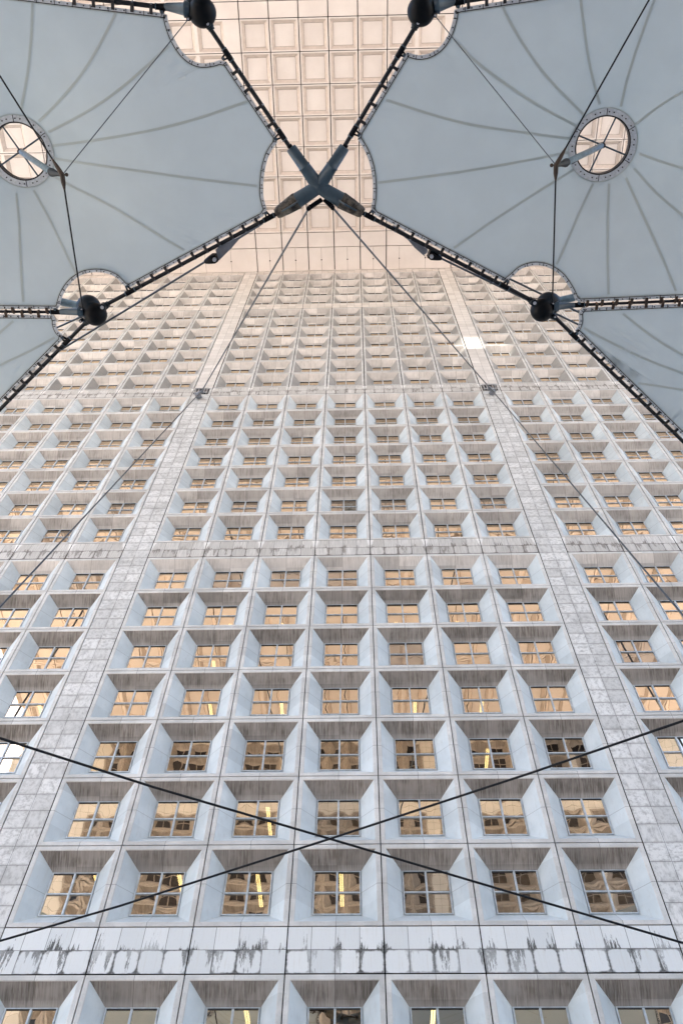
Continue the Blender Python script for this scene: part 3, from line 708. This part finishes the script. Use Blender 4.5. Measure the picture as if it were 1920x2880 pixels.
RL2 = rel(-15.6, 13.6); RR2 = rel(14.6, 13.8)
CL2 = Canopy('small wedge of grey fabric canopy below the left dark node at the left edge',
 [arc(c3, (245, 418), (246, 450), (260, 482), (284, 503)),
  cab('ll', c3(280, 516), c3(-420, 1160), .147), ('lin', [rel(-20, 17.2), rel(-23, 14), rel(-22, 8.8)]),
  cab('lh', c3(-1300, 412), c3(246, 418), .11)],
 RL2, 1.08, .6, [[c3(*q) for q in l] for l in (((-190, 660), (-80, 570), (0, 482), (62, 428)), ((-200, 740), (0, 632), (130, 570), (252, 503)))],
 pleats=[(P2(c3(125, 430)), .4, .02, 30, 0), (P2(c3(90, 670)), .7, .02, 26, 0)])
CR2 = Canopy('lower right fabric canopy wedge with long pleats near its cable edge',
 [arc(c4, (1100, 388), (1103, 425), (1095, 458), (1080, 480)),
  cab('rr', c4(1072, 492), c4(1850, 1230), .147), ('lin', [rel(20, 18), rel(22, 13), rel(21, 8.4)]),
  cab('rh', c4(2600, 340), c4(1106, 388), .11)],
 RR2, 1.08, .6, [[c4(*q) for q in l] for l in (((1112, 460), (1200, 508), (1400, 605), (1568, 668), (1750, 720)), ((1292, 394), (1400, 480), (1480, 535), (1568, 585), (1750, 690)), ((1362, 714), (1460, 728), (1568, 745), (1750, 770)))],
 pleats=[(P2(c4(1260, 600)), 1.45, .045, 15, R(-15)), (P2(c4(1330, 650)), 1.3, .03, 15, R(-20)), (P2(c4(1540, 880)), .5, .02, 26, 0)])

# ---- cables between the nodes
def tube_thing(name, label, cat, pts, rad, mat, group=None, n=12, sag=0, cam_scale=1.0):
    pts = [Vector(p) for p in pts]; rad = [x*cam_scale for x in rad] if isinstance(rad, list) else rad*cam_scale
    if sag and len(pts) == 2:
        a, b = pts; pts = [a.lerp(b, t/12)-Vector((0, 0, sag*4*(t/12)*(1-t/12))) for t in range(13)]
    o = pts[0].copy(); mb = MB(); mb.path([p-o for p in pts], rad, n)
    q = mb.build(name, M[mat], None); q.location = o; return tag(q, label, cat, group)
def h3(uv, dh=0): return ph(uv[0], uv[1], H+dh*U)
G1 = 'thick black canopy cables'
for k, lb in (('c_tl', 'thick black cable from the top left dark node down to the steel cross'), ('c_tr', 'thick black cable from the top right dark node down to the steel cross'),
              ('c_l', 'thick black cable from the steel cross down to the left dark node'), ('c_r', 'thick black cable from the steel cross down to the right dark node'),
              ('ll', 'black cable from the left dark node to the lower left, edging the small canopy wedge'), ('rr', 'long black cable from the right dark node down to the right edge'),
              ('lh', 'level cable between two canopies left of the left dark node'), ('rh', 'level cable between two canopies right of the right dark node'),
              ('tlh', 'cable leaving the top left dark node along the canopy edge at the top'), ('trh', 'cable leaving the top right dark node at the very top edge')):
    a, b = K[k]; tube_thing('steel_cable', lb, 'cable', [h3(a), h3(b)], .066 if k not in ('lh', 'rh') else .05, 'cable', G1, cam_scale=U)
def hk(C, f, a, b, key, **kw): C.hooks(P2(f(*a)), P2(f(*b)), P2(K[key][0]), P2(K[key][1]), **kw)
hk(CL, c1, (1040, 300), (1255, 620), 'c_tl', step=.56); hk(CR, c2, (280, 275), (90, 610), 'c_tr', step=.56)
hk(CL, c1, (1205, 988), (850, 1170), 'c_l'); hk(CL, c3, (850, 124), (600, 258), 'c_l')
hk(CR, c2, (155, 980), (500, 1156), 'c_r'); hk(CR, c4, (500, 113), (745, 232), 'c_r')
hk(CL2, c3, (275, 518), (0, 788), 'll'); hk(CR2, c4, (1085, 492), (1568, 935), 'rr')
hk(CL, c3, (255, 366), (-60, 352), 'lh', step=.5, mat='bronze', lip='bronze'); hk(CL2, c3, (240, 416), (-60, 408), 'lh', step=.5, alt=1, mat='bronze', lip='bronze')
hk(CR, c4, (1095, 332), (1640, 296), 'rh', step=.5, mat='bronze', lip='hook'); hk(CR2, c4, (1110, 386), (1640, 358), 'rh', step=.5, alt=1, mat='bronze', lip='hook')
hk(CL, c1, (740, 62), (300, 0), 'tlh'); hk(CR, c2, (540, 36), (790, -2), 'trh')
# end clamps where a rim meets its cable
def endclamp(C, uv, key):
    a, b, p = [(w-C.org)/U for w in (P2(K[key][0]), P2(K[key][1]), P2(uv))]; d = (b-a).normalized(); q = a+d*((p-a).dot(d)); k = MB(); o = C.ring
    c = Vector((q.x-o.x, q.y-o.y, 0)); dd = Vector((d.x, d.y, 0)); v = Vector((p.x-q.x, p.y-q.y, 0))
    k.tube(c-dd*.16, c+dd*.16, .085, n=14, m=0); k.tube(c-dd*.20, c-dd*.17, .092, n=14, m=1); k.tube(c+dd*.17, c+dd*.2, .092, n=14, m=1)
    for s_ in (-.08, .08): k.obar(c+dd*s_, c+v*1.15+dd*s_*.3+Vector((0, 0, -.03)), .05, .07, dd, 0)
    k.tube(c+v*.95+Vector((0, 0, -.09)), c+v*.95+Vector((0, 0, .03)), .045, n=12, m=1)
    k.build('end_clamp', [M['dark'], M['bluest']], C.root)
for a in ((CL, c1(1025, 268), 'c_tl'), (CL, c1(1266, 636), 'c_tl'), (CL, c1(1222, 975), 'c_l'), (CL, c3(583, 268), 'c_l'), (CR, c2(288, 252), 'c_tr'), (CR, c2(80, 618), 'c_tr'), (CR, c2(142, 968), 'c_r'), (CR, c4(762, 242), 'c_r'),
          (CL2, c3(288, 503), 'll'), (CR2, c4(1080, 484), 'rr'), (CL, c3(255, 372), 'lh'), (CR, c4(1090, 345), 'rh'), (CL, c1(745, 55), 'tlh'), (CR, c2(535, 30), 'trh')): endclamp(*a)

# ---- steel cross in the middle
cc = h3((896, 524)); cross = tag(empty('cable_node', cc), 'blue grey steel cross with four tubular arms where the main cables meet', 'node'); cross.scale = (U, U, U)
def arm(mb, p, q, prof, m=0, n=20):
    p = Vector(p); q = Vector(q); mb.path([p.lerp(q, t) for t, r in prof], [r for t, r in prof], n, m)
for end, lower in (((817, 414), 0), ((969, 412), 0), ((777, 600.7), 1), ((1019.7, 598.5), 1)):
    e = (h3(end)-cc)/U; mb = MB()
    if not lower:
        arm(mb, (0, 0, 0), e, [(0, .21), (.18, .215), (.50, .19), (.505, .205), (.53, .205), (.535, .185), (.97, .17), (1, .15)])
        o = mb.build('tube_arm', M['bluest'], cross)
        mb = MB(); mb.tube(e*.98, e*1.06, .085); mb.build('cable_socket', M['dark'], o)
    else:
        arm(mb, (0, 0, 0), e*.52, [(0, .21), (.3, .225), (.95, .25), (1, .25)]); o = mb.build('tube_arm', M['bluest'], cross)
        mb = MB(); arm(mb, e*.50, e, [(0, .262), (.05, .27), (.5, .235), (.93, .185), (.94, .165), (1, .16)]); mb.build('weathered_sleeve', M['rust'], o)
        mb = MB(); u = e.normalized(); sd2 = Vector((-u.y, u.x, 0)); pl = [e*.42+Vector((0, 0, -.2)), e*.86+Vector((0, 0, -.16)), e*.86+Vector((0, 0, -.24)), e*.58+Vector((0, 0, -.42))]
        for s_ in (-1, 1): mb.face([q+sd2*.02*s_ for q in pl])
        for i in range(4): a_, b_ = pl[i], pl[(i+1) % 4]; mb.face([a_-sd2*.02, b_-sd2*.02, b_+sd2*.02, a_+sd2*.02])
        mb.build('fin_plate', M['bluest'], o)
mb = MB(); mb.sphere((0, 0, 0), .235); mb.build('core', M['bluest'], cross)
mb = MB(); mb.tube((0, 0, .15), (0, 0, 1.3), .03); mb.build('top_pin', M['bluest'], cross)
anch = {}
for lug, an, lb in (((868, 585), (566.6, 1101), 'left'), ((935, 583), (1376.3, 1090.5), 'right')):
    L0 = h3(lug, -.15); mb = MB(); s0 = h3((905 if lb == 'left' else 912, 560))
    sl0, ll0 = (s0-cc)/U, (L0-cc)/U; mb.obar(sl0, ll0, .14, .05, Vector((1, 0, 0)), 0); mb.tube(ll0+Vector((0, 0, -.1)), ll0+Vector((0, 0, .1)), .07, n=12, m=0); mb.build('stay_lug', M['dark'], cross)
    A = py(an[0], an[1], -.75); W = py(an[0], an[1], 0.0); anch[lb] = A
    tube_thing('stay_cable', 'straight grey stay cable from the steel cross to the %s wall bracket' % lb, 'cable', [L0, A], [.029, .042], 'wire', 'stay cables to the wall')
    br = tag(empty('wall_bracket', (W.x, 0, W.z)), 'small steel anchor bracket in a dark recess on the %s pilaster' % lb, 'bracket', 'anchor brackets on the pilasters')
    mb = MB(); mb.box((-.55, -.012, -.52), (.55, -.004, .55)); mb.build('recess_plate', M['bolt'], br)
    mb = MB()
    for x in (-.42, -.2, .22, .4): mb.box((x-.035, -.12, -.45), (x+.035, -.012, .45))
    mb.box((-.5, -.13, -.40), (.5, -.06, -.32)); mb.box((-.5, -.131, .3), (.5, -.061, .38)); mb.build('cross_bars', M['pin'], br)
    mb = MB(); rl = A-Vector((W.x, 0, W.z)); mb.path([(0, -.02, rl.z*.6), (0, -.4, rl.z*.9), rl], [.22, .17, .1]); mb.sphere(rl, .12); mb.build('anchor_boss', M['plate'], br)
far1 = py(-120, 1836, -2.2); far2 = py(2040, 1872, -2.2)
tube_thing('guy_cable', 'thin cable slanting from the left wall bracket down to the left edge', 'cable', [anch['left']+Vector((-.05, 0, -.1)), far1], [.034, .044], 'wire', 'guy cables crossing the wall')
tube_thing('guy_cable', 'thin cable slanting from the right wall bracket down to the right edge', 'cable', [anch['right']+Vector((.05, 0, -.1)), far2], [.034, .044], 'wire', 'guy cables crossing the wall')
tube_thing('cross_cable', 'dark near cable falling from the left edge to the lower right corner', 'cable', [pd(-350, 1965, 14), pd(430, 2214, 15.2), pd(934, 2362, 16), pd(1500, 2530, 17), pd(2250, 2750, 18.5)], .0215, 'cable', 'two near cables crossing low in the picture')
tube_thing('cross_cable', 'dark near cable rising from the lower left to the right edge', 'cable', [pd(-350, 2750, 18.5), pd(340, 2548, 17), pd(934, 2358, 15.7), pd(1500, 2172, 14.8), pd(2250, 1915, 13.5)], .020, 'cable', 'two near cables crossing low in the picture')

# ---- dark cast nodes
def node(label, ball, r, body, horns, lug, stubs):
    B = h3(ball); root = tag(empty('cable_node', B), label, 'node', 'dark cast steel nodes'); root.scale = (U, U, U)
    mb = MB(); mb.sphere((0, 0, 0), r, 0, 28, 16, (1, 1, .92)); mb.build('ball', M['dark'], root)
    b = (h3(body[0], body[2])-B)/U; mb = MB(); mb.sphere(b, body[1], 0, 24, 14, (1, 1, .8))
    mb.tube(b*.5+Vector((0, 0, .02)), b*1.0+Vector((0, 0, .02)), r*.9, body[1]*.9, n=24); mb.build('casing', M['dark2'], root)
    for a, c, r0, r1, dh, mt in horns:
        p, q = (h3(a, dh)-B)/U, (h3(c, dh)-B)/U; mb = MB(); d = (q-p)
        mb.path([p-d*.25, p, p+d*.02, p+d*.06, q-d*.1, q], [r0*1.05, r0*1.35, r0*1.35, r0, r1*1.05, r1*.8], 20)
        mb.build('socket', M[mt], root)
    for a, s_ in lug:
        p = (h3(a, -.1)-B)/U; mb = MB(); mb.tube(p-Vector((0, 0, .12)), p+Vector((0, 0, .12)), s_, n=10); mb.tube(p-Vector((0, 0, .14)), p-Vector((0, 0, .12)), s_*.5, n=10, m=1); mb.build('lug', [M['dark2'], M['pin']], root)
    for a in stubs:
        p = (h3(a)-B)/U; mb = MB(); mb.path([Vector((0, 0, 0)), p*.85, p*.86, p], [.12, .12, .10, .10], 14); mb.build('cable_collar', M['dark2'], root)
    return root
M['dark2'] = plain('blue_black_steel', (.005, .010, .015), .4, .0, .3, 6, spec=.25)
node('dark ball shaped steel node at the top left, one pale conical socket', (569, 34), .41, ((545, 22), .30, .15), [((520, 24), (462, 17), .17, .10, 0, 'bluest')], [((531, 52), .06), ((586, 66), .08)], [(596, 84)])
node('dark ball shaped steel node at the top right, beside the right canopy', (1184, 30), .41, ((1208, 18), .30, .15), [((1232, 14), (1280, 2), .17, .10, 0, 'bluest')], [((1222, 42), .06), ((1174, 64), .08)], [(1163, 82)])
node('dark two lobed steel node at the left with two pale sockets pointing left', (268, 883), .41, ((250, 863), .43, .2), [((222, 876), (169, 876), .13, .10, -.1, 'bluest'), ((218, 858), (168, 847), .13, .13, .7, 'strut')], [((232, 866), .05), ((229, 900), .06), ((290, 861), .12)], [(305, 853), (238, 910)])
node('dark two lobed steel node at the right with two pale sockets pointing right', (1524, 871), .41, ((1541, 855), .43, .2), [((1568, 861), (1615, 858), .13, .09, -.1, 'bluest'), ((1572, 845), (1618, 835), .13, .13, .7, 'strut')], [((1553, 850), .05), ((1558, 888), .06), ((1501, 849), .12)], [(1487, 840), (1562, 894)])

# ---- struts, wires and tension rods
def strut(C, hub, joint, tip, spread, label):
    o = Vector((C.org.x, C.org.y, ZC)); jw = h3(joint, -2.8); hb = Vector((0, 0, C.rise)); j = (jw-o)/U; t = (h3(tip, -2.45)-o)/U; o = Vector((0, 0, 0))
    mb = MB(); mb.path([hb-o, hb.lerp(t, .04)-o, hb.lerp(t, .97)-o, t-o], [.05, .095, .095, .07], 16); st = mb.build('strut', M['strut'], C.root)
    mb = MB(); mb.path([hb.lerp(t, .97)-o, t-o, t.lerp(j, .5)-o, j-o], [.11, .125, .07, .06], 12); mb.build('strut_socket', M['bolt'], st)
    return jw
JL = strut(CL, None, (175, 491), (146, 484), None, ''); JR = strut(CR, None, (1563, 464), (1590, 457), None, '')
def joint_piece(C, j, a, b):
    da = (Vector(a)-j).normalized(); db = (Vector(b)-j).normalized(); j = (j-Vector((C.org.x, C.org.y, ZC)))/U; o = Vector((0, 0, 0)); mb = MB()
    mb.path([j+da*.55-o, j+da*.3-o, j-o, j+db*.25-o, j+db*.5-o], [.03, .06, .075, .07, .03], 10); mb.sphere(j-o+Vector((.12 if C is CL else -.12, 0, .02)), .055); mb.build('strut_joint', M['bronze'], C.root)
tl0 = h3((-160, -20), -.2); tr0 = h3((2010, -300), -.2)
g2 = 'thin wires at the strut joints'
nL, nR, nTL, nTR = h3((232, 864), -.35), h3((1553, 850), -.35), h3((529, 53), -.2), h3((1222, 42), -.2)
tube_thing('bracing_wire', 'thin black wire from the left strut joint up to the left edge', 'wire', [JL, h3((-90, 70), -.2)], .026, 'cable', g2, cam_scale=U)
tube_thing('bracing_wire', 'thin black wire from the right strut joint up past the top edge', 'wire', [JR, h3((1905, -145), -.2)], .026, 'cable', g2, cam_scale=U)
tube_thing('bracing_wire', 'thin black wire from the left strut joint down to the left dark node', 'wire', [JL, nL], .026, 'cable', g2, cam_scale=U)
tube_thing('bracing_wire', 'thin black wire from the right strut joint down to the right dark node', 'wire', [JR, nR], .026, 'cable', g2, cam_scale=U)
tube_thing('bracing_wire', 'fine grey wire from the left strut joint to the top left dark node', 'wire', [JL, nTL], .014, 'wire', g2, cam_scale=U)
tube_thing('bracing_wire', 'fine grey wire from the right strut joint to the top right dark node', 'wire', [JR, nTR], .014, 'wire', g2, cam_scale=U)
joint_piece(CL, JL, h3((-90, 70), -.2), nL); joint_piece(CR, JR, h3((1905, -145), -.2), nR)
def tension(label_rod, poly, pin, disc, clev, rod, side):
    pts = [h3(q, .15) for q in poly]; o = pts[0].copy(); root = tag(empty('tension_rod', o), label_rod, 'rod', 'grey tension rods with fork ends'); root.scale = (U, U, U)
    mb = MB(); up = Vector((0, 0, .05)); P = [(p-o)/U for p in pts]; mb.face([p-up for p in P]); mb.face([p+up for p in P][::-1])
    for i in range(len(P)): a, b = P[i], P[(i+1) % len(P)]; mb.face([a-up, b-up, b+up, a+up])
    pl = mb.build('fin_plate', M['plate'], root)
    for q, r_ in ((disc, .13), (disc, .05)):
        c = (h3(q, .15)-o)/U; mb = MB(); mb.tube(c-Vector((0, 0, .055+(.2-r_)*.1)), c, r_, n=20); mb.build('boss', M['plate'], pl)
    a, b = (h3(clev[0], .15)-o)/U, (h3(clev[1], .15)-o)/U; mb = MB(); s2 = (b-a).cross(Vector((0, 0, 1))).normalized()
    for z in (-.1, .1): mb.path([a+Vector((0, 0, z)), a.lerp(b, .3)+Vector((0, 0, z)), a.lerp(b, .75)+Vector((0, 0, z*.4)), b], [.12, .16, .11, .07], 12)
    mb.build('fork_end', M['dark'], root); c = (h3(pin, .15)-o)/U; mb = MB(); mb.tube(c-Vector((0, 0, .32)), c+Vector((0, 0, .2)), .065, n=16); mb.build('pin', M['pin'], root)
    mb = MB(); mb.tube(b, (h3(rod[0], .3+rod[1])-o)/U, .036); mb.build('rod', M['wire'], root)
def z5(x, y): return (540+x/7.84, 620+y/7.84)
tension('grey tension rod with fork end and fin plate hanging left below the canopy cable', [z5(520, 640), z5(600, 560), z5(1000, 370), z5(1560, 40), z5(1568, 70), z5(1040, 405), z5(880, 590), z5(600, 870)], z5(520, 815), z5(660, 630), (z5(560, 800), z5(290, 905)), ((150, 996), 0), 1)
def mz(x, y): return (1786.5-x+ (0), y-12)
tension('grey tension rod with fork end and fin plate hanging right below the canopy cable', [(1182, 700), (1195, 694), (1150, 660), (1105, 632), (1104, 640), (1146, 673), (1165, 695), (1196, 722)], (1211, 715), (1191, 703), ((1204, 712), (1240, 726)), ((1700, 948), 0), -1)
g3 = 'inner grey rods behind the side nodes'
tube_thing('inner_rod', 'short grey rod seen through the gap left of the left dark node', 'rod', [h3((240, 885), .4), h3((100, 948), .9)], .035, 'wire', g3, cam_scale=U)
tube_thing('inner_rod', 'grey rod running parallel above the cable into the right dark node', 'rod', [h3((1400, 768), .9), h3((1535, 833), .5), h3((1640, 884), .5)], .035, 'wire', g3, cam_scale=U)
